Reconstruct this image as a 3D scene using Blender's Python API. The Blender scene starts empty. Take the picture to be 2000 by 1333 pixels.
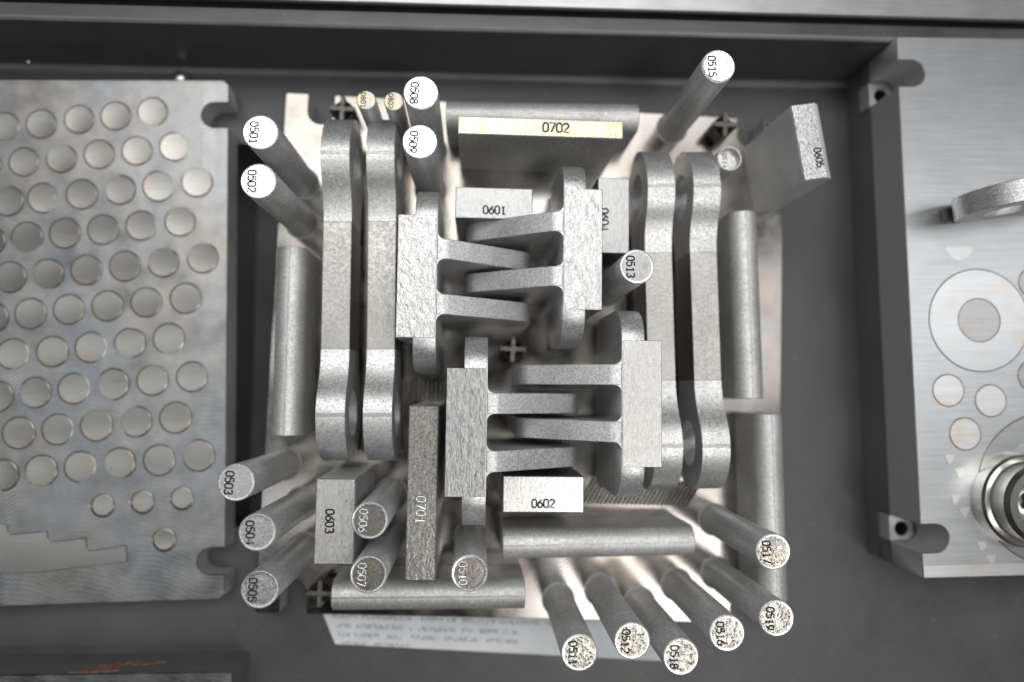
import bpy, bmesh, math, random
from mathutils import Vector, Matrix, noise
random.seed(7)
S = bpy.context.scene
MM = 0.001
# ---------------------------------------------------------------- camera
FPX, NX, NY, H = 1400.0, 928.0, 762.0, 350.0       # focal length in photo pixels, the point straight below, height (mm)
Zc = -Vector((NX-1000, -(NY-666.5), -FPX)); Zc.normalize()
Xc = (Vector((1, 0, 0)) - Zc[0]*Zc).normalized(); Yc = Zc.cross(Xc)
ROT = Matrix((Xc, Yc, Zc))
cd = bpy.data.cameras.new('camera'); cam = bpy.data.objects.new('camera', cd); S.collection.objects.link(cam)
cam.matrix_world = Matrix.Translation((0, 0, H*MM)) @ ROT.to_4x4()
cd.sensor_width = 36; cd.lens = FPX/2000*36; cd.clip_start = 0.01; cd.clip_end = 20
cd.dof.use_dof = True; cd.dof.focus_distance = 0.288; cd.dof.aperture_fstop = 3.1; cd.dof.aperture_blades = 0
S.camera = cam
# ---------------------------------------------------------------- world, lamps, exposure
w = bpy.data.worlds.new('World'); S.world = w; w.use_nodes = True
w.node_tree.nodes['Background'].inputs[0].default_value = (0.93, 0.96, 1.0, 1)
w.node_tree.nodes['Background'].inputs[1].default_value = 0.012
def area(name, loc, target, sx, sy, power, col=(1, 1, 1)):
    l = bpy.data.lights.new(name, 'AREA'); l.shape = 'RECTANGLE'; l.size = sx; l.size_y = sy; l.energy = power; l.color = col
    o = bpy.data.objects.new(name, l); S.collection.objects.link(o); o.location = loc
    o.rotation_euler = (Vector(target)-Vector(loc)).to_track_quat('-Z', 'Y').to_euler(); return o
area('ceiling_lamp_far_north', (-0.10, 0.86, 1.65), (-0.1, 0.5, 0), 1.7, 0.34, 4.6, (1, 0.99, 0.97))
area('ceiling_lamp_north', (0.0, 0.50, 1.65), (0, 0.5, 0), 1.0, 0.26, 3.4, (1, 0.99, 0.97))
area('ceiling_lamp_south', (0.44, -0.50, 1.45), (0, 0, 0), 0.56, 0.42, 3.4, (1, 0.98, 0.94))
for yy in (0.62, 0.10, -0.30):
    area('ceiling_tube_west', (-0.90, yy, 1.6), (-0.90, yy, 0), 1.2, 0.11, 0.85, (0.95, 0.98, 1))
area('ceiling_lamp_east', (1.08, 0.22, 1.6), (0.5, 0.1, 0), 0.45, 1.3, 2.8, (0.97, 0.98, 1))
S.view_settings.view_transform = 'Standard'; S.view_settings.look = 'None'; S.view_settings.gamma = 1; S.view_settings.exposure = 0.68
S.cycles.use_denoising = True
S.cycles.max_bounces = 4; S.cycles.glossy_bounces = 2; S.cycles.diffuse_bounces = 2; S.cycles.sample_clamp_indirect = 6
# ---------------------------------------------------------------- helpers
def P(px, py, z):
    v = ROT @ Vector((px-1000, 666.5-py, -FPX)); t = (H-z)/(-v[2]); return Vector((v[0]*t, v[1]*t))
def new_obj(name, data, parent=None):
    o = bpy.data.objects.new(name, data); S.collection.objects.link(o); o.parent = parent; return o
def thing(name, label, cat, loc, rz=0, group=None):
    o = new_obj(name, None); o.empty_display_size = 0.005
    o.location = (loc[0]*MM, loc[1]*MM, (loc[2] if len(loc) > 2 else 0)*MM); o.rotation_euler = (0, 0, rz)
    o['label'] = label; o['category'] = cat
    if group: o['group'] = group
    return o
def finish(bm, name, mat, parent=None, bev=0.0, seg=1, smooth=True, ang=35):
    for v in bm.verts: v.co *= MM
    bmesh.ops.remove_doubles(bm, verts=bm.verts, dist=1e-6)
    bmesh.ops.recalc_face_normals(bm, faces=bm.faces)
    if bev:
        ed = [e for e in bm.edges if len(e.link_faces) == 2 and e.calc_face_angle(0) > math.radians(ang)]
        try: bmesh.ops.bevel(bm, geom=ed, offset=bev*MM, segments=seg, affect='EDGES', profile=0.5, clamp_overlap=True)
        except Exception: pass
    me = bpy.data.meshes.new(name); bm.to_mesh(me); bm.free()
    me.polygons.foreach_set('use_smooth', [smooth]*len(me.polygons))
    if smooth: me.set_sharp_from_angle(angle=math.radians(ang))
    me.materials.append(mat)
    return new_obj(name, me, parent)
def box_bm(bm, x0, x1, y0, y1, z0, z1):
    vs = [bm.verts.new((x, y, z)) for z in (z0, z1) for x, y in ((x0, y0), (x1, y0), (x1, y1), (x0, y1))]
    for f in ((3, 2, 1, 0), (4, 5, 6, 7), (0, 1, 5, 4), (1, 2, 6, 5), (2, 3, 7, 6), (3, 0, 4, 7)): bm.faces.new([vs[i] for i in f])
def prism_bm(bm, outer, a, b, plane='xy', holes=()):
    """extrude a 2-D outline (with holes) from a to b; plane xy -> along z, xz -> along y, yz -> along x"""
    def m(u, v, w):
        return (u, v, w) if plane == 'xy' else ((u, w, v) if plane == 'xz' else (w, u, v))
    caps = []
    for wv in (a, b):
        es = []; loops = []
        for lp in (outer,)+tuple(holes):
            vs = [bm.verts.new(m(u, v, wv)) for u, v in lp]; loops.append(vs)
            es += [bm.edges.new((vs[i], vs[(i+1) % len(vs)])) for i in range(len(vs))]
        if holes: bmesh.ops.triangle_fill(bm, use_beauty=True, use_dissolve=False, edges=es)
        else: bm.faces.new(loops[0])
        caps.append(loops)
    for la, lb in zip(*caps):
        n = len(la)
        for i in range(n): bm.faces.new((la[i], la[(i+1) % n], lb[(i+1) % n], lb[i]))
def circ(cx, cy, r, n=40, a0=0, a1=360, end=False):
    k = n+1 if end else n
    return [(cx+r*math.cos(math.radians(a0+(a1-a0)*i/n)), cy+r*math.sin(math.radians(a0+(a1-a0)*i/n))) for i in range(k)]
def lathe_bm(bm, prof, n=56, c=(0, 0)):
    """prof: list of (r,z) bottom to top"""
    rings = []
    for r, z in prof:
        if r < 1e-6: rings.append([bm.verts.new((c[0], c[1], z))])
        else: rings.append([bm.verts.new((c[0]+r*math.cos(2*math.pi*i/n), c[1]+r*math.sin(2*math.pi*i/n), z)) for i in range(n)])
    for a, b in zip(rings, rings[1:]):
        for i in range(n):
            j = (i+1) % n
            if len(a) == 1 and len(b) == 1: continue
            if len(a) == 1: bm.faces.new((a[0], b[j], b[i]))
            elif len(b) == 1: bm.faces.new((a[i], a[j], b[0]))
            else: bm.faces.new((a[i], a[j], b[j], b[i]))
# ---- stroke digits (unit cell: width .62, height 1)
def arc(cx, cy, rx, ry, a0, a1, n=8):
    return [(cx+rx*math.cos(math.radians(a0+(a1-a0)*i/n)), cy+ry*math.sin(math.radians(a0+(a1-a0)*i/n))) for i in range(n+1)]
DIG = {
 '0': [arc(.3, .7, .28, .3, 0, 180)+arc(.3, .3, .28, .3, 180, 360)+[(.58, .7)]],
 '1': [[(.12, .78), (.34, 1), (.34, 0)], [(.14, 0), (.54, 0)]],
 '2': [arc(.3, .71, .27, .29, 165, -35)+[(.02, 0), (.6, 0)]],
 '3': [arc(.28, .75, .27, .25, 150, -90)+arc(.28, .26, .31, .26, 90, -150)],
 '4': [[(.46, 0), (.46, 1), (.0, .3), (.62, .3)]],
 '5': [[(.56, 1), (.1, 1), (.06, .56)]+arc(.28, .32, .3, .32, 125, -150)],
 '6': [[(.5, .98), (.18, .68)]+arc(.3, .3, .28, .3, 150, -210, 14)],
 '7': [[(.0, 1), (.6, 1), (.2, 0)]],
 '8': [arc(.3, .76, .24, .24, -90, 270, 14)+arc(.3, .26, .29, .26, 90, -270, 14)],
 '9': [arc(.3, .7, .28, .3, -30, 330, 14)+[(.12, .02)]],
}
def strokes_bm(bm, lines, r, z, lift=0.0):
    """raised / inlaid rounded bead along each polyline, radius r, half sunk in the surface at z"""
    for pl in lines:
        n = len(pl); rings = []
        for i, (x, y) in enumerate(pl):
            a = Vector(pl[max(i-1, 0)]); b = Vector(pl[min(i+1, n-1)]); d = (b-a)
            if d.length < 1e-6: d = Vector((1, 0))
            d.normalize(); nr = Vector((-d.y, d.x))
            rings.append([bm.verts.new((x+nr.x*r*math.cos(t), y+nr.y*r*math.cos(t), z+lift+0.55*r*math.sin(t))) for t in [math.pi*k/4 for k in range(5)]])
        for A, B in zip(rings, rings[1:]):
            for k in range(4): bm.faces.new((A[k], A[k+1], B[k+1], B[k]))
        bm.faces.new(rings[0]); bm.faces.new(rings[-1][::-1])
def number(txt, parent, cx, cy, z, h, down=True, mat=None, pitch=0.86, r=None, jitter=0.02, rot=0):
    bm = bmesh.new(); W = pitch*h*len(txt); L = []
    for i, ch in enumerate(txt):
        for pl in DIG[ch]:
            q = []
            for x, y in pl:
                u = -W/2+(i*pitch+0.12+x)*h + random.uniform(-jitter, jitter)*h; v = (y-0.5)*h + random.uniform(-jitter, jitter)*h
                if down: u, v = v, -u
                c, s = math.cos(rot), math.sin(rot)
                q.append((cx+u*c-v*s, cy+u*s+v*c))
            L.append(q)
    strokes_bm(bm, L, r or 0.105*h, z)
    return finish(bm, 'number_marking', mat, parent, ang=60)
# ---------------------------------------------------------------- materials
class NT:
    def __init__(s, name):
        s.m = bpy.data.materials.new(name); s.m.use_nodes = True; s.t = s.m.node_tree; s.n = s.t.nodes; s.b = s.n['Principled BSDF']
        tc = s.n.new('ShaderNodeTexCoord'); mp = s.n.new('ShaderNodeMapping'); mp.inputs['Scale'].default_value = (1000, 1000, 1000)
        oi = s.n.new('ShaderNodeObjectInfo'); vm = s.n.new('ShaderNodeVectorMath'); vm.operation = 'MULTIPLY_ADD'
        s.l(tc.outputs['Object'], mp.inputs['Vector'])
        s.l(oi.outputs['Random'], vm.inputs[0]); vm.inputs[1].default_value = (170, 230, 90); s.l(mp.outputs[0], vm.inputs[2])
        s.vec = vm.outputs[0]; s.raw = mp.outputs[0]; s.rnd = oi.outputs['Random']
    def l(s, a, b): s.t.links.new(a, b)
    def stretch(s, sc, rot=0, raw=False):
        m = s.n.new('ShaderNodeMapping'); m.inputs['Scale'].default_value = sc; m.inputs['Rotation'].default_value = (0, 0, rot)
        s.l(s.raw if raw else s.vec, m.inputs['Vector']); return m.outputs[0]
    def noise(s, scale, detail=3, rough=.55, vec=None, dist=0):
        n = s.n.new('ShaderNodeTexNoise'); n.inputs['Scale'].default_value = scale; n.inputs['Detail'].default_value = detail
        n.inputs['Roughness'].default_value = rough; n.inputs['Distortion'].default_value = dist; s.l(vec or s.vec, n.inputs['Vector']); return n.outputs['Fac']
    def vor(s, scale, feature='F1', vec=None):
        n = s.n.new('ShaderNodeTexVoronoi'); n.inputs['Scale'].default_value = scale; n.feature = feature; s.l(vec or s.vec, n.inputs['Vector']); return n.outputs['Distance']
    def wave(s, scale, kind='BANDS', vec=None, dist=0, direction='X'):
        n = s.n.new('ShaderNodeTexWave'); n.wave_type = kind; n.inputs['Scale'].default_value = scale; n.inputs['Distortion'].default_value = dist
        if kind == 'BANDS': n.bands_direction = direction
        else: n.rings_direction = 'Z'
        s.l(vec or s.vec, n.inputs['Vector']); return n.outputs['Fac']
    def ramp(s, fac, stops):
        r = s.n.new('ShaderNodeValToRGB'); s.l(fac, r.inputs[0]); e = r.color_ramp.elements
        while len(e) < len(stops): e.new(0.5)
        for x, (p, c) in zip(e, stops): x.position = p; x.color = (c[0], c[1], c[2], 1) if not isinstance(c, (int, float)) else (c, c, c, 1)
        return r.outputs[0]
    def mix(s, a, b, fac, mode='MIX'):
        m = s.n.new('ShaderNodeMix'); m.data_type = 'RGBA'; m.blend_type = mode
        for v, i in ((fac, 0), (a, 6), (b, 7)):
            if hasattr(v, 'is_linked'): s.l(v, m.inputs[i])
            elif isinstance(v, (int, float)): m.inputs[i].default_value = v
            else: m.inputs[i].default_value = (v[0], v[1], v[2], 1)
        return m.outputs[2]
    def math(s, op, a, b):
        m = s.n.new('ShaderNodeMath'); m.operation = op
        for v, i in ((a, 0), (b, 1)):
            if hasattr(v, 'is_linked'): s.l(v, m.inputs[i])
            else: m.inputs[i].default_value = v
        return m.outputs[0]
    def bump(s, chain):
        last = None
        for h, d in chain:
            b = s.n.new('ShaderNodeBump'); b.inputs['Strength'].default_value = 1; b.inputs['Distance'].default_value = d*MM; s.l(h, b.inputs['Height'])
            if last: s.l(last, b.inputs['Normal'])
            last = b.outputs[0]
        s.l(last, s.b.inputs['Normal'])
    def set(s, col=None, rough=None, metal=None):
        for v, k in ((col, 'Base Color'), (rough, 'Roughness'), (metal, 'Metallic')):
            if v is None: continue
            if hasattr(v, 'is_linked'): s.l(v, s.b.inputs[k])
            elif isinstance(v, (int, float)): s.b.inputs[k].default_value = v
            else: s.b.inputs[k].default_value = (v[0], v[1], v[2], 1)
        return s.m
def blasted(name, c=0.60, tint=(1, 1, 1.0), rough=0.42, grain=0.10, gs=1.6, contrast=0.22, lumps=0.0, metal=1.0):
    t = NT(name); g = t.noise(gs, 2, .7); g2 = t.noise(gs*0.28, 2)
    lo, hi = c*(1-contrast), c*(1+contrast)
    col = t.ramp(g, [(.3, tuple(lo*x for x in tint)), (.7, tuple(min(1, hi*x) for x in tint))])
    big = t.ramp(t.noise(.05, 3), [(.3, .86), (.7, 1.08)])
    col = t.mix(col, big, 1.0, 'MULTIPLY')
    ch = [(g, grain), (g2, grain*.6)]
    if lumps: ch.insert(0, (t.noise(.55, 3), lumps))
    t.bump(ch)
    r = t.ramp(t.noise(gs*.8, 1), [(.3, rough-.1), (.7, rough+.12)])
    return t.set(col, r, metal)
def topface(name, c=0.72, tan=0.0, rough=0.3, hammer=0.12, hs=.55, ang=0.5, st=(1, .45, 1), pits=0.0, dark=0.6, amount=.3, relief=.12):
    """as-printed last layer: wavy melt tracks, small scratches, a tan heat tint"""
    t = NT(name); v = t.stretch(st, ang)
    a = t.noise(hs, 3, .6, v, .6); b = t.noise(2.6, 2, .6, v)
    base = t.ramp(b, [(.25, c*.78), (.75, min(1, c*1.12))])
    if tan: base = t.mix(base, (.62, .47, .28), t.math('MULTIPLY', t.ramp(t.noise(.22, 4, .7, v), [(.35, 0), (.7, 1)]), tan))
    scr = t.ramp(t.noise(1.3, 4, .75, t.stretch((1, .22, 1), ang+.2)), [(.30, 1), (.40, 0)])
    base = t.mix(base, (c*dark, c*dark*.96, c*dark*.9), t.math('MULTIPLY', scr, amount))
    base = t.mix(base, t.ramp(t.noise(hs*1.6, 4, .7, v, 1.0), [(.32, 1-relief), (.5, 1), (.68, 1+relief*.4)]), 1.0, 'MULTIPLY')
    ch = [(a, hammer), (b, hammer*.3)]
    if pits: ch.append((t.ramp(t.vor(.75), [(.1, 0), (.5, 1)]), pits))
    t.bump(ch); return t.set(base, t.ramp(b, [(.3, rough-.07), (.7, rough+.1)]), 1.0)
M = {}
M['shaft'] = blasted('blasted_rod_side', .76, (1, 1, 1.01), .52, .05, 1.4, .34, metal=.6)
M['slab'] = blasted('blasted_slab_side', .92, (1, 1, 1.01), .45, .05, 1.2, .2, metal=.25)
M['blast'] = blasted('blasted_bright_side', .78, (1, 1, 1), .46, .06, 1.3, .38, metal=.78)
M['blast_dark'] = blasted('blasted_block_side', .28, (1, 1, 1.01), .4, .04, 1.5, .2, metal=.9)
M['web'] = blasted('bar_web_heat_tinted', .46, (1.0, .97, .93), .44, .03, 1.3, .16, .0)
M['lying'] = blasted('blasted_lying_rod', .74, (1, .995, .98), .56, .06, 1.1, .22, .05, metal=.7)
M['support'] = blasted('support_web_metal', .20, (1, .95, .88), .55, .12, .8, .3)
M['top_white'] = topface('rod_top_bright', .88, 0, .26, .05, 1.0, .4, amount=.12)
M['top_mid'] = topface('rod_top_rough', .60, .12, .32, .07, .6, .4, pits=.04)
M['top_soft'] = topface('block_top_grey', .40, .0, .36, .10, .55, .4, relief=.2)
M['pin_top'] = topface('pin_top_tan', .34, .9, .34, .08, .9, .3, amount=.3)
M['top_blotch'] = topface('rod_top_blotchy', .46, .35, .28, .30, .38, .4, pits=.10, amount=.12, relief=.5)
M['top_dark'] = topface('rod_top_dull', .27, .30, .30, .08, .7, .4, st=(1, .6, 1))
M['top_tan'] = topface('plank_top_tan', .40, 1.2, .28, .16, .75, -.7, st=(1, .3, 1), amount=.45)
M['top_brown'] = topface('plank_top_brown', .40, .25, .28, .14, .7, .6, amount=.4)
M['top_brass'] = topface('block_top_scratched', .70, .32, .30, .13, .5, 0, st=(1, .25, 1), amount=.5)
M['top_cream'] = topface('block_top_cream', .86, .15, .34, .07, .8, 0, amount=.55)
M['clevis_hammer'] = topface('clevis_top_hammered', .68, .04, .34, .6, .42, .55, st=(1, .5, 1), amount=.15, relief=.28)
M['clevis_torn'] = topface('clevis_top_torn', .46, .06, .34, .45, .55, -1.25, st=(1, .28, 1), amount=.6, dark=.35, relief=.45)
M['clevis_fine'] = topface('clevis_top_fine', .58, .15, .38, .14, .9, .2, amount=.5, relief=.25)
M['ink'] = NT('engraved_number_dark').set((.012, .012, .012), .6, 0)
def emboss(name, c):
    t = NT(name); t.bump([(t.noise(2, 2), .03)]); return t.set((c, c, c*.98), .25, 1)
M['emboss'] = emboss('raised_number_metal', .8); M['emboss_mid'] = emboss('raised_number_grey', .35)
def plate_mat(name, c, tintA, tintB, arcs=True, rough=.36, brushed=False, stain=.5, ab=.03):
    t = NT(name)
    cloud = t.noise(.018, 5, .6, t.raw, .3); cl2 = t.noise(.06, 4, .6, t.raw)
    col = t.mix(tuple(c*x for x in tintA), tuple(c*x for x in tintB), t.ramp(cloud, [(.36, 0), (.62, 1)]))
    col = t.mix(col, t.ramp(cl2, [(.3, 1-stain*.45), (.65, 1.06)]), 1.0, 'MULTIPLY')
    ch = []
    if arcs:
        sp = t.n.new('ShaderNodeSeparateXYZ'); t.l(t.raw, sp.inputs[0])
        xm = t.math('MODULO', t.math('ADD', sp.outputs[0], 1281.0), 29.5)
        yy = t.math('ADD', sp.outputs[1], t.math('MULTIPLY', t.math('MULTIPLY', xm, xm), 0.011))
        cb = t.n.new('ShaderNodeCombineXYZ'); t.l(yy, cb.inputs[1]); t.l(sp.outputs[0], cb.inputs[0])
        rr = t.wave(.14, 'BANDS', cb.outputs[0], 3.5, 'Y'); ch.append((rr, ab))
        msk = t.ramp(t.noise(.02, 3, .5, t.raw), [(.38, 0), (.62, 1)])
        col = t.mix(col, t.ramp(rr, [(0, .86), (1, 1.08)]), t.math('MULTIPLY', msk, .6), 'MULTIPLY')
        st = t.ramp(t.math('DIVIDE', xm, 29.5), [(0, 0), (.02, 1), (.20, 1), (.22, 0)])
        dg = t.n.new('ShaderNodeCombineXYZ'); t.l(t.math('ADD', sp.outputs[1], t.math('MULTIPLY', sp.outputs[0], -.6)), dg.inputs[1])
        hat = t.ramp(t.wave(.16, 'BANDS', dg.outputs[0], .6, 'Y'), [(.3, .75), (.6, 1.55)])
        col = t.mix(col, hat, t.math('MULTIPLY', t.math('MULTIPLY', st, t.ramp(t.noise(.011, 2, .5, t.raw), [(.45, 0), (.6, 1)])), .75), 'MULTIPLY')
    if brushed:
        br = t.noise(1, 4, .6, t.stretch((.035, .9, 1), 0, True)); ch.append((br, .03))
        col = t.mix(col, t.ramp(br, [(.3, .86), (.7, 1.08)]), 1, 'MULTIPLY')
    ch.append((t.noise(.9, 3, .6, t.raw), min(.02, ab))); t.bump(ch)
    return t.set(col, rough if brushed else t.ramp(cl2, [(.3, rough-.05), (.7, rough+.08)]), 1.0)
M['plate_l'] = plate_mat('milled_plate_stained', .44, (1.03, .98, .93), (.86, .90, .95), stain=.9, rough=.34, ab=.012)
M['plate_c'] = plate_mat('build_plate_steel', .30, (1.04, .93, .82), (1, .98, .95), rough=.16, stain=.8, ab=.002)
M['plate_r'] = plate_mat('brushed_plate_steel', .60, (.98, 1, 1.02), (.98, 1, 1.02), False, .38, True, .05)
def disc_mat(name, c, tint, rough):
    t = NT(name)
    base = t.mix(tuple(c*x for x in tint), (c*1.0, c*.80, c*.62), t.math('MULTIPLY', t.ramp(t.noise(.09, 3, .6), [(.5, 0), (.75, 1)]), .55))
    br = t.noise(1, 3, .6, t.stretch((.05, .8, 1), 0)); base = t.mix(base, t.ramp(br, [(.3, .92), (.7, 1.05)]), 1, 'MULTIPLY')
    t.bump([(br, .006), (t.noise(.7, 2), .006)]); return t.set(base, rough, 1)
M['disc'] = disc_mat('ground_stub_steel', .36, (1, .97, .91), .26)
M['disc_r'] = disc_mat('ground_stub_bright', .78, (1, 1, 1), .40)
M['ring_r'] = disc_mat('ground_ring_steel', .60, (.98, 1, 1.0), .32)
M['core_r'] = disc_mat('plate_core_grey', .48, (1, 1, 1), .36)
M['groove'] = NT('dark_joint').set((.075, .055, .04), .6, .4)
M['turned'] = NT('turned_shiny_steel').set((.86, .84, .79), .24, 1)
def paint(name, c, rough=.45, tint=(1, 1, 1), spec=.5, speck=True):
    t = NT(name); n = t.noise(.02, 4, .6); n2 = t.noise(.8, 3)
    col = t.ramp(n, [(.3, tuple(c*.82*x for x in tint)), (.7, tuple(c*1.15*x for x in tint))])
    sc = t.ramp(t.noise(1.0, 3, .6, t.stretch((.02, .9, 1), .5)), [(.66, 0), (.70, 1)])
    if speck: col = t.mix(col, (c*2.2, c*2.2, c*2.2), t.math('MULTIPLY', sc, .22))
    if speck: col = t.mix(col, (c*3, c*3, c*3), t.math('MULTIPLY', t.ramp(t.noise(.35, 2, .5), [(.70, 0), (.76, 1)]), .35))
    t.bump([(n2, .04), (t.noise(.05, 2), .3)]); t.b.inputs['Specular IOR Level'].default_value = spec
    return t.set(col, t.ramp(n, [(.3, rough-.08), (.7, rough+.1)]), 0)
M['tray'] = paint('dark_grey_tray', .09, .42, (1, 1.01, 1.03))
M['pallet'] = paint('dark_pallet_side', .16, .4)
M['wall'] = paint('tray_wall_grey', .085, .32)
M['plate_side'] = NT('plate_side_dark_steel').set((.55, .55, .56), .6, .3)
M['rim'] = plate_mat('table_sheet_metal', .62, (1, 1, 1), (.96, .98, 1), False, .4, True, .3)
t = NT('paper_label'); M['paper'] = t.set(t.ramp(t.noise(.1, 3), [(.3, (.72, .74, .77)), (.7, (.82, .84, .87))]), .6, 0)
M['label_ink'] = NT('label_print').set((.10, .11, .13), .7, 0)
t = NT('rust_film'); M['rust'] = t.set(t.ramp(t.noise(.35, 4), [(.35, (.20, .11, .08)), (.65, (.42, .25, .19))]), .8, 0)
M['bead'] = NT('spatter_bead').set((.9, .9, .9), .3, 1)
# ---------------------------------------------------------------- the setting
YAW_C, YAW_L, YAW_R = math.radians(-2.1), math.radians(1.1), math.radians(.7)
FZ = -14.0
pa, pb = P(432, 262, 0), P(520, 1040, 0); shade_pit = [(pa.x, pb.y), (pb.x-2, pb.y), (pb.x+4, pa.y), (pa.x, pa.y)]  # opening for a pit added to deepen the shade between the plates
bm = bmesh.new(); prism_bm(bm, [(-620, -520), (620, -520), (620, 168), (-620, 168)], FZ-8, FZ, holes=[shade_pit])
o = finish(bm, 'tray_floor', M['tray']); o['kind'] = 'structure'
bm = bmesh.new(); prism_bm(bm, [(pa.x-4, pb.y-4), (pb.x+8, pb.y-4), (pb.x+8, pa.y+4), (pa.x-4, pa.y+4)], -75, -70)
lo = [(pa.x-4, pb.y-4), (pb.x+8, pb.y-4), (pb.x+8, pa.y+4), (pa.x-4, pa.y+4)]
prism_bm(bm, lo, -70, FZ-8.1, holes=[[(pa.x-3, pb.y-3), (pb.x+7, pb.y-3), (pb.x+7, pa.y+3), (pa.x-3, pa.y+3)]])
o = finish(bm, 'added_shade_pit', M['pallet']); o['kind'] = 'structure'  # lining of the added pit that blackens the gap
# far wall: fillet, slanting face, rolled lip, groove
bm = bmesh.new(); Y0 = 163.5
pr = [(Y0-3, FZ-2)]+[(Y0-3+3.2*math.sin(math.radians(a)), FZ+3.2-3.2*math.cos(math.radians(a))) for a in range(0, 91, 15)]+[(Y0+1.5, 28)]
pr += [(Y0+1.5+2.2-2.2*math.cos(math.radians(a)), 28+2.2*math.sin(math.radians(a))) for a in range(15, 91, 15)]+[(Y0+9, 30.2), (Y0+9, 12), (Y0+28, 12), (Y0+28, FZ-2)]
vs = [[bm.verts.new((x, y, z)) for y, z in pr] for x in (-620, -300, 0, 300, 620)]
for A, B in zip(vs, vs[1:]):
    for i in range(len(pr)-1): bm.faces.new((A[i], B[i], B[i+1], A[i+1]))
o = finish(bm, 'tray_wall', M['wall']); o['kind'] = 'structure'
M['edge_highlight'] = paint('painted_edge_highlight', .20, .35)  # paler paint imitating the highlight lines along fillet and lip
for nm, prw in (('painted_fillet_highlight', [(Y0-3.2+3.2*math.sin(math.radians(k)), FZ+3.5-3.2*math.cos(math.radians(k))) for k in range(25, 80, 9)]), ('painted_lip_highlight', [(Y0+1.3+2.2-2.2*math.cos(math.radians(k)), 28.2+2.2*math.sin(math.radians(k))) for k in range(25, 95, 12)])):
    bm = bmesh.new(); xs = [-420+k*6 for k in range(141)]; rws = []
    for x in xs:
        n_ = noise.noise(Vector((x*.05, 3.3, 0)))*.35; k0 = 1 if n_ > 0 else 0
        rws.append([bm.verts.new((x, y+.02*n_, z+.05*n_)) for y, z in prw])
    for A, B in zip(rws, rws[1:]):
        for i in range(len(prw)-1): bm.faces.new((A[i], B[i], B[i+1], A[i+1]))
    e = finish(bm, nm, M['edge_highlight'], o)
a, b = P(0, -14, 34), P(2000, 41, 34); d = (b-a).normalized(); n = Vector((-d.y, d.x))
bm = bmesh.new(); q = [a-d*320, b+d*320, b+d*320+n*260, a-d*320+n*260]
prism_bm(bm, [(v.x, v.y) for v in q], 31, 34)
o = finish(bm, 'table_top', M['rim'], bev=.6); o['kind'] = 'structure'
# ---------------------------------------------------------------- plates
def slotted(x0, x1, y0, y1, slots, cham=2.5, w=6.3, depth=13):
    """square outline, counter-clockwise; slots 'x' open on left/right sides, 'y' on bottom/top sides"""
    k = 17.6; pts = []
    def arc_(cx, cy, a0, a1): return circ(cx, cy, w, 14, a0, a1, True)
    pts += [(x0+cham, y0)]
    if slots == 'y':
        for c in (x0+k, x1-k): pts += [(c-w, y0)]+arc_(c, y0+depth-w, 180, 0)+[(c+w, y0)]
    pts += [(x1-cham, y0), (x1, y0+cham)]
    if slots == 'x':
        for c in (y0+k, y1-k): pts += [(x1, c-w)]+arc_(x1-depth+w, c, 270, 90)+[(x1, c+w)]
    pts += [(x1, y1-cham), (x1-cham, y1)]
    if slots == 'y':
        for c in (x1-k, x0+k): pts += [(c+w, y1)]+arc_(c, y1-depth+w, 0, -180)+[(c-w, y1)]
    pts += [(x0+cham, y1), (x0, y1-cham)]
    if slots == 'x':
        for c in (y1-k, y0+k): pts += [(x0, c+w)]+arc_(x0+depth-w, c, 90, -90)+[(x0, c-w)]
    pts += [(x0, y0+cham)]
    return pts
def plate(name, label, corner, z, yaw, mat, slots, x0, x1, y0, y1, thick, cham=2.5):
    """corner = world xy of local (0,0)"""
    t = thing(name, label, 'build plate', (corner.x, corner.y, z), yaw)
    bm = bmesh.new(); prism_bm(bm, slotted(x0, x1, y0, y1, slots, cham, depth=13 if slots == 'x' else 15), -thick, 0)
    o = finish(bm, 'plate_body', mat, t, bev=.35, seg=1)
    o.data.materials.append(M['plate_side'])
    for p in o.data.polygons:
        if abs(p.normal.z) < .3: p.material_index = 1
    return t
def loc_of(t, px, py, z):
    v = P(px, py, z) - Vector((t.location.x/MM, t.location.y/MM)); a = -t.rotation_euler[2]
    return (v.x*math.cos(a)-v.y*math.sin(a), v.x*math.sin(a)+v.y*math.cos(a))
cs = [P(*q, 0) for q in ((553, 185), (1527, 237), (1531, 1227), (497, 1183))]
cen = (cs[0]+cs[1]+cs[2]+cs[3])/4
T_C = plate('build_plate', 'central steel build plate crowded with upright numbered rods and clevises', cen, 0, YAW_C, M['plate_c'], 'y', -125.5, 125.5, -125.5, 125.5, -FZ, 1)
T_L = plate('build_plate', 'stained left build plate covered in rows of ground round stubs', P(447, 157, 0), 0, YAW_L, M['plate_l'], 'x', -250, 0, -250, 0, -FZ)
T_R = plate('build_plate', 'raised brushed build plate at the right with big ring and shiny bushing', P(1750, 72, 33), 33, YAW_R, M['plate_r'], 'x', 0, 250, -250, 0, 24, 1)
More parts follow.
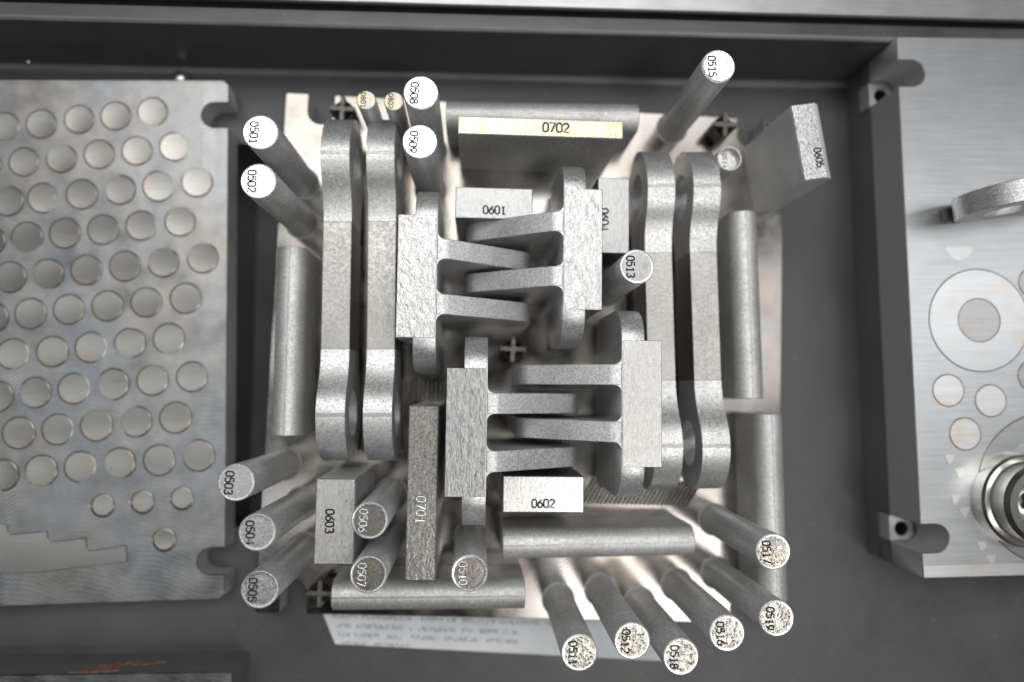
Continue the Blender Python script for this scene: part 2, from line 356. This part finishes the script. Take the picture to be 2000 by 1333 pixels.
# pallet under the right plate, with bright seats that have a tapped hole, seen through the slots
bm = bmesh.new(); prism_bm(bm, slotted(.4, 249.6, -249.6, -.4, 'x', 1, w=6.4), -36, -24.2); box_bm(bm, .8, 249, -249, -.8, 33*-1+FZ, -36.1)
o = finish(bm, 'pallet_block', M['pallet'], T_R, bev=.5)
for yy in (-17.6, -232.4):
    bm = bmesh.new(); prism_bm(bm, [(.3, yy-6.1), (12.4, yy-6.1), (12.4, yy+6.1), (.3, yy+6.1)], -34, -25, holes=[circ(6.3, yy-.5, 3.4, 24)])
    finish(bm, 'screw_seat', M['lying'], T_R, bev=.3)
    bm = bmesh.new(); lathe_bm(bm, [(3.39, -25.6), (2.6, -27.5), (2.6, -33.5), (0, -33.5)], 24, (6.3, yy-.5)); finish(bm, 'screw_hole', M['groove'], T_R)
# bottom-left plate at the frame edge
TB = thing('build_plate', 'grey plate corner at the bottom left, rusty side facing the tray', 'build plate', (*P(455, 1312, 13), 13), math.radians(-.3))
bm = bmesh.new(); box_bm(bm, -250, 0, -250, 0, -14, 0); o = finish(bm, 'plate_body', M['plate_l'], TB, bev=.6)
o.data.materials.append(M['pallet'])
for p in o.data.polygons:
    if abs(p.normal.z) < .3: p.material_index = 1
bm = bmesh.new(); box_bm(bm, -249, -1, -249, -.6, FZ-13, -14.1); finish(bm, 'pallet_block', M['pallet'], TB, bev=.5)
bm = bmesh.new(); pts = [(-78, -1), (-72, -6), (-68, -8.5), (-62, -10), (-57, -12.8), (-52, -14), (-47, -11), (-40, -12.5), (-36, -12), (-43, -9), (-50, -8), (-54, -10), (-58, -6), (-55, -3), (-60, -1)]
prism_bm(bm, [(x*.9-2, z*1.1) for x, z in pts], .0, .25, 'xz'); finish(bm, 'rust_stain', M['rust'], TB)
# ---- stubs on the left plate
ROWS = [[(9, 248), (81, 243), (155, 234), (226, 227), (298, 219)], [(-28, 324), (47, 317), (120, 310), (194, 302), (268, 295), (341, 287)],
 [(16, 393), (86, 387), (160, 380), (235, 371), (310, 364), (385, 356)], [(-20, 471), (53, 464), (127, 456), (201, 449), (276, 441), (352, 433)],
 [(20, 542), (94, 536), (169, 528), (244, 520), (319, 512), (396, 504)], [(-15, 621), (60, 613), (135, 605), (210, 598), (286, 591), (363, 583)],
 [(26, 692), (103, 687), (178, 679), (254, 671), (330, 662)], [(-6, 775), (69, 767), (145, 759), (221, 751), (298, 743), (375, 736)],
 [(-40, 853), (37, 846), (113, 839), (189, 831), (266, 824), (343, 816)], [(6, 928), (81, 920), (157, 912), (234, 905), (311, 899), (388, 890)]]
def dish_mesh(r, rise, n=40):
    bm = bmesh.new(); lathe_bm(bm, [(r, -.3), (r, .16), (r-.18, .24)]+[((r-.18)*k/6, .24-rise*(1-(k/6)**2)) for k in range(5, -1, -1)], n)
    return bm
def groove_bm(r, c=(0, 0), wd=.55, n=40):
    bm = bmesh.new(); lathe_bm(bm, [(r+wd, -.2), (r+wd, .05), (r+wd*.5, .09), (r-.1, .05), (r-.1, -.2)], n, c); return bm
proto = finish(dish_mesh(7.1, .16), 'round_stub', M['disc'], None, ang=20)
gproto = finish(groove_bm(7.1), 'stub_joint', M['groove'], None)
first = True
for ri, row in enumerate(ROWS):
    for (px, py) in row:
        x, y = loc_of(T_L, px, py, 0)
        o, g = (proto, gproto) if first else (proto.copy(), gproto.copy())
        if not first: S.collection.objects.link(o); S.collection.objects.link(g)
        first = False
        s = random.uniform(.98, 1.02)*(.965 if ri < 2 else 1)
        o.parent = T_L; o.location = (x*MM, y*MM, 0); o.scale = (s, s, 1); o.rotation_euler = (random.gauss(0, .012), random.gauss(0, .012), random.uniform(-.3, .3))
        g.parent = o; g.location = (0, 0, 0)
for px, py in ((201, 988), (279, 981), (356, 974), (321, 1055)):
    x, y = loc_of(T_L, px, py, 0); bm = dish_mesh(5.2, .1, 32); box_bm(bm, -7, -4.9, -.6, .6, -.2, .22)
    o = finish(bm, 'pipped_stub', M['disc'], T_L, ang=50); o.location = (x*MM, y*MM, 0)
    g = finish(groove_bm(5.2, wd=.4), 'stub_joint', M['groove'], o)
pts = [loc_of(T_L, *q, 0) for q in ((-60, 1016), (15, 1024), (17, 1045), (93, 1037), (95, 1059), (168, 1051), (172, 1076), (248, 1065), (250, 1098), (150, 1109), (80, 1118), (0, 1121), (-60, 1122))]
bm = bmesh.new(); prism_bm(bm, pts, -.2, .5)
for v in bm.verts:
    if v.co.z > 0: v.co.z += .0
finish(bm, 'stepped_stub', M['disc'], T_L, bev=.3)
# milling witness strips on the left plate's near edge
# ---- right plate features
def flat_disc(parent, px, py, rpx, z, name, mat, h=.18, hole=0, label=None):
    x, y = loc_of(parent, px, py, z); r = rpx*(H-z)/FPX*1.02; bm = bmesh.new()
    if hole: lathe_bm(bm, [(hole, -.2), (hole, h), (r-.15, h), (r, h-.12), (r, -.2)], 72)
    else: lathe_bm(bm, [(r, -.2), (r, h-.12), (r-.15, h), (0, h)], 48)
    o = finish(bm, name, mat, parent, ang=22); o.location = (x*MM, y*MM, 0)
    if label: o['label'] = label
    g = finish(groove_bm(r, wd=.35, n=64), 'stub_joint', M['groove'], o); return o
flat_disc(T_R, 1912, 626, 102, 33, 'ring_stub', M['ring_r'], hole=10.2, label='large ground ring around a grey core')
flat_disc(T_R, 1912, 626, 43, 33, 'core_disc', M['core_r'], h=.1)
for q in ((1852, 763), (1935, 783), (1885, 848)): flat_disc(T_R, *q, 31, 33, 'round_stub', M['disc_r'])
flat_disc(T_R, 2018, 735, 31, 33, 'round_stub', M['core_r']); flat_disc(T_R, 2018, 553, 30, 33, 'round_stub', M['core_r'])
flat_disc(T_R, 2052, 955, 148, 33, 'ring_stub', M['ring_r'], hole=24)
x, y = loc_of(T_R, 1872, 482, 33); bm = bmesh.new(); prism_bm(bm, circ(0, 0, 6.4, 20, 180, 360, True), -.1, .12)
o = finish(bm, 'half_stub', M['ring_r'], T_R); o.location = (x*MM, y*MM, 0)
for (px, py, a0) in ((1849, 896, 205), (1864, 922, 178), (1860, 975, 205), (1874, 1000, 178), (1912, 1066, 205), (1926, 1092, 178)):
    x, y = loc_of(T_R, px, py, 33); bm = bmesh.new()
    sec = [(0, 0)]+circ(0, 0, 5.0, 7, 0, 66, True)
    prism_bm(bm, sec, -.1, .2); o = finish(bm, 'wedge_stub', M['disc_r'], T_R, bev=.05)
    up = a0 == 205; o.rotation_euler = (0, 0, math.radians(-70 if up else -62)); o.location = ((x-(1.2 if up else 0.5))*MM, (y+(2 if up else 1.6))*MM, 0)
bm = bmesh.new(); box_bm(bm, .4, 249, -249.6, -244.2, -.2, .12); finish(bm, 'edge_strip', M['disc_r'], T_R, bev=.1)
# turned bushing on the right plate
c = P(2034, 985, 48); tb = thing('turned_bushing', 'shiny turned bushing with concentric steps standing on the right plate', 'bushing', (c.x, c.y, 33.15))
bm = bmesh.new(); lathe_bm(bm, [(20.5, 0), (20.5, 6), (19.6, 7.2), (17.6, 7.2), (17.2, 8), (17.2, 15), (15.6, 17), (12.2, 17), (11.6, 16.4), (11.6, 2), (8.6, 2), (8.6, 0)], 96); finish(bm, 'outer_sleeve', M['turned'], tb)
bm = bmesh.new(); lathe_bm(bm, [(11.2, 2.2), (11.2, 12), (10.2, 13), (9.0, 13), (8.4, 12), (7.4, 9.5), (5.6, 8.8), (4.4, 8), (4.2, 2.2)], 72); finish(bm, 'inner_ring', M['turned'], tb)
# ---------------------------------------------------------------- printed specimens on the central plate
GR = 'upright numbered test rods'
def rod(num, px, py, label, top, ink='ink', z=70.0, d=14.0, th=3.05, off=-2.55, hs=None):
    c = P(px, py, z); r = d/2
    t = thing('test_rod', label, 'rod', (c.x, c.y, 0), YAW_C*.5, GR)
    bm = bmesh.new(); lathe_bm(bm, [(r+1.0, 0), (r+.35, .5), (r, 1.4), (r, z*.33), (r, z*.66), (r, z-.35), (r-.12, z-.08), (r-.45, z)], 64); finish(bm, 'shaft', M['shaft'], t, ang=60)
    bm = bmesh.new(); n = 48
    ct = bm.verts.new((0, 0, z+.02)); rings = []
    for k in range(1, 6):
        rr = (0, 1.8, 3.4, 5.0, r-.95, r-.45)[k]
        rings.append([bm.verts.new((rr*math.cos(2*math.pi*i/n), rr*math.sin(2*math.pi*i/n), z+(.02 if k < 4 else (-.03 if k == 4 else .05)))) for i in range(n)])
    for i in range(n): bm.faces.new((ct, rings[0][i], rings[0][(i+1) % n]))
    for A, B in zip(rings, rings[1:]):
        for i in range(n): bm.faces.new((A[i], A[(i+1) % n], B[(i+1) % n], B[i]))
    o = finish(bm, 'top_face', M[top], t); o.data.materials.append(M['top_white'])
    for p in o.data.polygons:
        if p.center.to_2d().length > (r-1.0)*MM: p.material_index = 1  # outer ring takes the brighter material as a painted rim highlight
    number(num, t, off, 0, z+.02, th, True, M[ink], pitch=.74, rot=random.uniform(-.06, .06))
    return t
rod('0501', 509, 259, 'upright rod with bright top numbered 0501, outer left, upper of two', 'top_white')
rod('0502', 505, 354, 'upright rod with bright top numbered 0502, outer left, below the 0501 rod', 'top_white')
rod('0503', 461, 943, 'upright rod numbered 0503 over the dark gap, topmost of three lower left rods', 'top_mid')
rod('0504', 502, 1040, 'upright rod with dull top numbered 0504 beside the 0603 block', 'top_mid')
rod('0505', 507, 1152, 'upright rod numbered 0505 at the lower left corner of the plate', 'top_mid', 'ink')
rod('0506', 722, 1017, 'upright rod with dull grey top numbered 0506, right of the 0603 block', 'top_dark', 'emboss')
rod('0507', 719.5, 1123, 'upright rod with dull grey top numbered 0507, over the lying rod', 'top_dark', 'emboss')
rod('0508', 822, 182, 'upright rod with white top numbered 0508, topmost beside the small pins', 'top_white')
rod('0509', 820, 277, 'upright rod with white top numbered 0509 left of the 0702 plank', 'top_white')
rod('0510', 917, 1120, 'upright rod with dark brown top numbered 0510 below a clevis', 'top_dark', 'emboss')
rod('0511', 1132, 1275, 'upright rod with white top numbered 0511, leftmost of the bottom fan', 'top_blotch')
rod('0512', 1235, 1252, 'upright rod with blotchy bright top numbered 0512 in the bottom fan', 'top_blotch')
rod('0513', 1244, 521, 'upright rod with grey top numbered 0513 in front of two eye bars', 'top_soft')
rod('0515', 1403, 130, 'tall upright rod numbered 0515 at the upper right corner', 'top_white')
rod('0516', 1420, 1237, 'upright rod with blotchy top numbered 0516 in the bottom fan', 'top_blotch')
rod('0517', 1510, 1078, 'upright rod numbered 0517 over the lower right lying rod', 'top_blotch')
rod('0518', 1330, 1283, 'upright rod with blotchy top numbered 0518, lowest of the fan', 'top_blotch')
rod('0519', 1516.5, 1208, 'upright rod with blotchy top numbered 0519, lower right corner', 'top_blotch')
for num, px, py, lab in (('0801', 715, 196, 'short thin pin with tan top, left of two above the eye bars'), ('0802', 769, 198, 'short thin pin with tan top, next to the 0508 rod')):
    c = P(px, py, 50); t = thing('short_pin', lab, 'pin', (c.x, c.y, 0), 0, 'short pins'); r = 4.15
    bm = bmesh.new(); lathe_bm(bm, [(r+.8, 0), (r, 1), (r, 49.6), (r-.35, 50)], 40); finish(bm, 'shaft', M['shaft'], t)
    bm = bmesh.new(); lathe_bm(bm, [(r-.35, 50), (0, 50.05)], 40); finish(bm, 'top_face', M['pin_top'], t)
    number(num, t, -1.2, 0, 50.03, 2.0, True, M['ink'])
c = P(1425, 310, 42); t = thing('cup_pin', 'short round pin with a raised rim beside the right eye bar', 'pin', (c.x, c.y, 0))
bm = bmesh.new(); lathe_bm(bm, [(6.4, 0), (5.8, 1), (5.8, 41.2), (5.4, 42), (4.9, 42), (4.6, 41.4), (4.6, 39)], 48); finish(bm, 'shaft', M['lying'], t)
bm = bmesh.new(); lathe_bm(bm, [(4.6, 39), (0, 39.1)], 40); finish(bm, 'recessed_face', M['top_mid'], t); number('0514', t, -1.3, 0, 39.1, 2.0, True, M['ink'])
def block(name, num, label, z, mat, side='blast_dark', tl=None, br=None, poly=None, ink='ink', th=3.4, nx=0, ny=0, down=False, cham=0, group='rectangular test blocks', cat='block', base=0):
    if poly: q = [P(*p, z) for p in poly]
    else: q = None
    if q is None:
        a, b = P(*tl, z), P(*br, z); c = (a+b)/2; d = b-a; yw = YAW_C*.4
        wx = abs(d.x*math.cos(-yw)-d.y*math.sin(-yw)); wy = abs(d.x*math.sin(-yw)+d.y*math.cos(-yw))
    else:
        c = (q[0]+q[1]+q[2]+q[3])/4; e = (q[1]-q[0]+q[2]-q[3])/2; g = (q[0]-q[3]+q[1]-q[2])/2; wx = e.length; wy = g.length; yw = math.atan2(-g.x, g.y)
    t = thing(name, label, cat, (c.x, c.y, 0), yw, group)
    bm = bmesh.new()
    if cham: prism_bm(bm, [(-wx/2, 0), (wx/2, 0), (wx/2, z-cham), (wx/2-cham, z-.25), (-wx/2, z-.25)], -wy/2, wy/2, 'xz')
    else: box_bm(bm, -wx/2, wx/2, -wy/2, wy/2, base, z-.25)
    finish(bm, 'block_body', M[side], t, bev=.15)
    if base:
        b2 = bmesh.new(); box_bm(b2, -wx/2+1.5, wx/2-1.5, -wy/2+1.5, wy/2-1.5, 0, base+.2); finish(b2, 'support_wall', M['support'], t)
    bm = bmesh.new(); box_bm(bm, -wx/2+.12, wx/2-.12-(cham), -wy/2+.12, wy/2-.12, z-.4, z); finish(bm, 'top_face', M[mat], t, bev=.22)
    number(num, t, nx, ny, z, th, down, M[ink], pitch=.74)
    return t
block('test_block', '0601', 'grey rectangular block numbered 0601 below the 0702 plank', 44, 'top_soft', tl=(890, 365), br=(1040, 430), nx=0, ny=-2.9)
block('test_block', '0602', 'cream bright rectangular block numbered 0602 above the lying rod', 44, 'top_cream', tl=(983, 930), br=(1140, 1002), nx=-.3, ny=-3.8)
block('test_block', '0603', 'upright brassy scratched block numbered 0603 at lower left', 56, 'top_brass', side='blast', tl=(618, 935), br=(690, 1103), down=True, nx=-2, ny=.2, ink='ink', th=3.3)
block('test_block', '0604', 'grey block numbered 0604 half hidden behind the upper right clevis', 44, 'top_soft', tl=(1168, 347), br=(1229, 496), down=True, nx=-4.0, ny=-1.7)
block('test_block', '0605', 'tall block with chamfered white top at the upper right corner', 56, 'top_white', side='slab', poly=((1545, 210), (1602, 195), (1629, 345), (1572, 354)), down=True, nx=1.4, ny=-7.4, th=3, cham=2.8)
block('test_plank', '0701', 'narrow brown-topped plank numbered 0701 standing between block and clevis', 50, 'top_brown', side='blast', tl=(799, 793), br=(850, 1135), down=True, nx=-.4, ny=-6.8, ink='emboss', th=3.8, group='upright test planks', cat='plank')
block('test_plank', '0702', 'long tan-topped plank numbered 0702 at the top of the plate', 50, 'top_tan', side='shaft', tl=(895, 227), br=(1217, 272), nx=6.2, ny=.2, th=4.0, group='upright test planks', cat='plank')
# ---- eye bars standing on edge
ER, WH, DX = 21.0, 12.4, 28.5
def eye_end_outline():
    r = (DX*DX+WH*WH-ER*ER)/(2*(ER-WH)); cx, cz = DX, WH+r
    a = math.degrees(math.atan2(cz, cx))                    # tangent point angle seen from the eye centre
    up = circ(0, 0, ER, 34, a, 360-a, True)
    b0 = 180+a; lowfil = circ(cx, -cz, r, 8, 180-a, 90, True)[1:]; upfil = circ(cx, cz, r, 8, 270, 180+a, True)[:-1]
    return up+lowfil+upfil
def eye_bar(label, topL, botL, wd, T=42.2):
    """topL / botL: photo pixels of the left edge where each eye crests"""
    a, b = P(*topL, T), P(*botL, T); L = (a-b).length; yw = math.atan2(-(a-b).x, (a-b).y)
    t = thing('eye_bar', label, 'eye bar', (b.x, b.y, 0), yw, 'eye bars standing on edge')
    zc = T-ER; o = eye_end_outline(); hole = circ(0, 0, 10.5, 32)
    for side in (0, 1):
        bm = bmesh.new()
        oo = [((u if side == 0 else L-u), v+zc) for u, v in o]; hh = [((u if side == 0 else L-u), v+zc) for u, v in hole]
        prism_bm(bm, oo, 0, wd, 'yz', holes=[hh])
        # witness ridge over the crest
        e = finish(bm, 'eye_end', M['blast'], t, bev=.12)
        bm = bmesh.new(); yv = 0 if side == 0 else L
        prism_bm(bm, [(yv-.9, zc+ER-.35), (yv+.9, zc+ER-.35), (yv+.7, zc+ER+.16), (yv-.7, zc+ER+.16)], .1, wd-.1, 'yz'); finish(bm, 'crest_ridge', M['web'], e)
    bm = bmesh.new(); box_bm(bm, .06, wd-.06, DX+.02, L-DX-.02, zc-WH, zc+WH+.01); finish(bm, 'bar_web', M['web'], t, bev=.12)
    bm = bmesh.new(); box_bm(bm, wd*.1, wd*.9, DX+2, L-DX-4, 0, zc-WH+.1); finish(bm, 'support_wall', M['support'], t)
eye_bar('outer left eye bar beside the vertical lying rod', (626, 297), (615.5, 811), 12.4)
eye_bar('inner left eye bar next to the upper left clevis', (715, 297), (708.5, 811), 12.3)
eye_bar('inner right eye bar, its lower end behind a clevis', (1265, 362), (1279, 872), 12.4)
eye_bar('outer right eye bar below the cup pin', (1354.5, 362), (1372, 872), 12.4)
# ---- clevis brackets
def clevis(label, T, facepx, sgn, topmat, bright='blast'):
    """facepx: pixel of the disc face (lug side) at block mid height; sgn +1 lugs point right"""
    c = P(*facepx, T); t = thing('clevis', label, 'clevis', (c.x, c.y, 0), YAW_C*.35, 'clevis brackets')
    k_ = (H-T)/(H-(92 if T < 60 else 98)); DT, BT, BH, DH = 8.3*k_, 14.4*k_, 22.4*k_, 34.4*k_
    # flange plate with rounded shoulders
    pr = [(BH, T)]+[(BH+(DH-BH)*math.sin(math.radians(k)), T-17+17*math.cos(math.radians(k))) for k in range(10, 91, 10)]
    pr += [(DH, 10)]+[(BH+(DH-BH)*math.cos(math.radians(k)), 10-9.8*math.sin(math.radians(k))) for k in range(10, 91, 10)]
    full = [(u, v) for u, v in pr]+[(-u, v) for u, v in pr[::-1]]
    bm = bmesh.new(); prism_bm(bm, full, -DT*sgn, 0, 'yz'); finish(bm, 'flange_plate', M[bright], t, bev=.35, seg=2)
    bm = bmesh.new(); x0, x1 = sorted((-BT*sgn, -.0*sgn)); box_bm(bm, x0+(0 if sgn > 0 else .35), x1-(.35 if sgn > 0 else 0), -BH, BH, 12, T+.12); finish(bm, 'base_block', M[topmat], t, bev=.2)
    LT, R, LL = 7.4*k_, 19.0, 36*k_
    for yc in (10.1*k_, -10.1*k_):
        A_, B_ = LL, 50.0
        xs = [(0, 0), (LL, 0), (LL, T-33)]+[(LL-8+8*math.cos(math.radians(k)), T-33+11.5*math.sin(math.radians(k))) for k in range(8, 74, 8)]+[(5, T-.5), (2.5, T), (0, T)]
        bm = bmesh.new(); prism_bm(bm, [(u*sgn+.0*sgn, v) for u, v in xs], yc-LT/2, yc+LT/2, 'xz')
        e = finish(bm, 'lug', M[bright], t, bev=.25)
        bm = bmesh.new(); fr = 2.8
        for s in (1, -1):
            w_ = [(0, yc+s*(LT/2-.05)), (fr*sgn, yc+s*(LT/2-.05))]+[(sgn*(fr-fr*math.sin(math.radians(k))), yc+s*(LT/2+fr-fr*math.cos(math.radians(k)))) for k in range(10, 91, 10)]
            prism_bm(bm, w_, 1, T-.12)
        finish(bm, 'corner_fillet', M[bright], e)
clevis('upper left clevis bracket with lugs pointing right, hammered top', 58, (853.5, 540), 1, 'clevis_hammer')
clevis('upper right clevis bracket with lugs pointing left, below the 0702 plank', 58, (1100, 486), -1, 'clevis_hammer')
clevis('lower left clevis bracket with torn striped top, right of the 0701 plank', 64, (951, 845), 1, 'clevis_torn')
clevis('lower right clevis bracket overlapping the inner right eye bar', 64, (1214, 788), -1, 'clevis_fine')
# ---- lying rods on support walls
def lying(label, p0, p1, extra=0):
    ZC = 23.4; a, b = P(*p0, ZC), P(*p1, ZC); L = (b-a).length; yw = math.atan2(-(b-a).x, (b-a).y)
    t = thing('lying_rod', label, 'rod', (a.x, a.y, 0), yw, 'rods printed lying down'); r = 6.75
    bm = bmesh.new(); prof = circ(0, ZC, r, 30, 0, 180, True)+[(-r, ZC-2), (-r+.3, .02), (r-.3, .02), (r, ZC-2)]
    prism_bm(bm, prof, 0, L, 'xz'); finish(bm, 'rod_body', M['lying'], t, bev=.3)
    bm = bmesh.new(); prism_bm(bm, [(-.45, ZC+r-.25), (.45, ZC+r-.25), (.3, ZC+r+.12), (-.3, ZC+r+.12)], .2, L-.2, 'xz'); finish(bm, 'seam_ridge', M['web'], t)
lying('lying rod along the left edge of the build plate', (561.5, 850), (574, 487))
lying('lying rod behind the 0702 plank along the upper edge', (872, 229), (1243, 234))
lying('lying rod beside the outer right eye bar', (1461, 779), (1447, 418))
lying('lying rod at the lower right edge of the plate', (1507, 1172), (1496, 808))
lying('lying rod under the 0602 block above the fan of rods', (981, 1061), (1350, 1054))
lying('lying rod along the bottom edge, left of the fan', (652, 1160), (1024, 1157))
# ---- cross coupons
for px, py, lab in ((668, 212, 'small cross coupon beside the short pins'), (1417, 243, 'small cross coupon in the upper right corner'), (1002, 682, 'small cross coupon in the middle of the plate'), (624, 1160, 'small cross coupon at the lower left corner')):
    c = P(px, py, 14); t = thing('cross_coupon', lab, 'cross coupon', (c.x, c.y, 0), YAW_C, 'cross shaped coupons')
    h = 6.0; wv = 1.1; pr = [(-h, -wv), (-wv, -wv), (-wv, -h), (wv, -h), (wv, -wv), (h, -wv), (h, wv), (wv, wv), (wv, h), (-wv, h), (-wv, wv), (-h, wv)]
    bm = bmesh.new(); prism_bm(bm, pr, 0, 14); finish(bm, 'cross_wall', M['support'], t, bev=.2)
    for k in range(3):
        bm = bmesh.new(); z0 = 3+3.2*k; lathe_bm(bm, [(4.4, z0), (5.1, z0+.7), (4.4, z0+1.4), (3.7, z0+.7), (4.4, z0)], 28); finish(bm, 'collar_ring', M['support'], t)
# ---- support lattice left on the plate
t = thing('support_lattice', 'low diagonal support lattice between the 0602 block and lower right clevis', 'support lattice', (*P(1235, 962, 1), 0), YAW_C)
bm = bmesh.new()
for k in range(26):
    x = -26+k*2.1; prism_bm(bm, [(x, -6), (x+.8, -6), (x+7.8, 6), (x+7, 6)], 0, 1.6)
finish(bm, 'lattice_rib', M['support'], t)
t = thing('support_lattice', 'low striped support lattice between clevis and the 0701 plank', 'support lattice', (*P(830, 765, 1), 0), YAW_C)
bm = bmesh.new()
for k in range(12): box_bm(bm, -12+2.1*k, -11+2.1*k, -5, 5, 0, 1.4)
finish(bm, 'lattice_rib', M['support'], t)
# ---- upright loop link on the right plate
c = P(1922, 386, 66); t = thing('loop_link', 'arched loop link standing on the right plate above the big ring', 'link', (c.x, c.y, 33), math.radians(8))
R = 22.0; zc = 20
out = [(R, zc-14)]+circ(R, zc, R, 30, 220, 90, True)[::1]+[(R+34, zc+R), (R+34, zc-14)]
out = circ(R, zc, R, 34, 270, 90, True)+[(R+40, zc+R), (R+40, zc-R)]
bm = bmesh.new(); prism_bm(bm, out, -4.7, 4.7, 'xz', holes=[circ(R+2, zc, 13, 30)]); finish(bm, 'loop_body', M['blast'], t, bev=.3)
bm = bmesh.new(); box_bm(bm, 3, R+38, -2.6, 2.6, .1, 5); finish(bm, 'support_wall', M['support'], t)
# ---- printed label on the tray floor
q = [P(*p, FZ) for p in ((622, 1176), (655, 1258), (1298, 1291), (1310, 1190))]
t = thing('paper_label', 'pale printed label on the tray floor under the bottom edge of the plate', 'label', (q[0].x, q[0].y, FZ), 0)
bm = bmesh.new(); prism_bm(bm, [(v.x-q[0].x, v.y-q[0].y) for v in (q[1], q[2], q[3], q[0])], .05, .3); finish(bm, 'label_sheet', M['paper'], t)
LN = [(1202, .040, [(650, 698), (705, 808), (823, 868), (873, 893), (902, 970), (976, 1060), (1066, 1150)]), (1221, .040, [(655, 690), (697, 788), (800, 808), (817, 835), (840, 892), (900, 925), (937, 973), (982, 1018)]),
      (1239, .040, [(660, 685), (692, 745), (754, 788), (802, 858), (867, 942), (950, 1015)]), (1256, .040, [(668, 720), (730, 800)])]
bm = bmesh.new(); L = []
for y0, sl, ws in LN:
    for xa, xb in ws:
        x = xa
        while x < xb-4:
            yb = y0+(x-650)*sl
            for _ in range(2):
                pl = [(x+random.uniform(0, 4.5), yb+random.choice((-4, 0, 4))) for _k in range(3)]
                pp = [P(a_, b_, FZ)-q[0] for a_, b_ in pl]; L.append([(v.x, v.y) for v in pp])
            x += 6.2
strokes_bm(bm, L, .16, .3); finish(bm, 'print_line', M['label_ink'], t)
# ---- spatter beads on the tray
for px, py, r, lab in ((348, 149, 3.8, 'white metal bead lying above the top edge of the left plate'), (57, 122, 1.2, 'tiny white bead at the foot of the far tray wall')):
    c = P(px, py, FZ+r+2); bm = bmesh.new(); bmesh.ops.create_icosphere(bm, subdivisions=3, radius=r)
    for v in bm.verts: v.co *= 1+.12*noise.noise(v.co*.8); v.co.z *= .8
    o = finish(bm, 'metal_bead', M['bead'], ang=80); o.location = (c.x*MM, c.y*MM, (FZ+r*.8)*MM if py > 130 else (FZ+4)*MM); o['label'] = lab; o['category'] = 'bead'; o['group'] = 'loose metal beads'
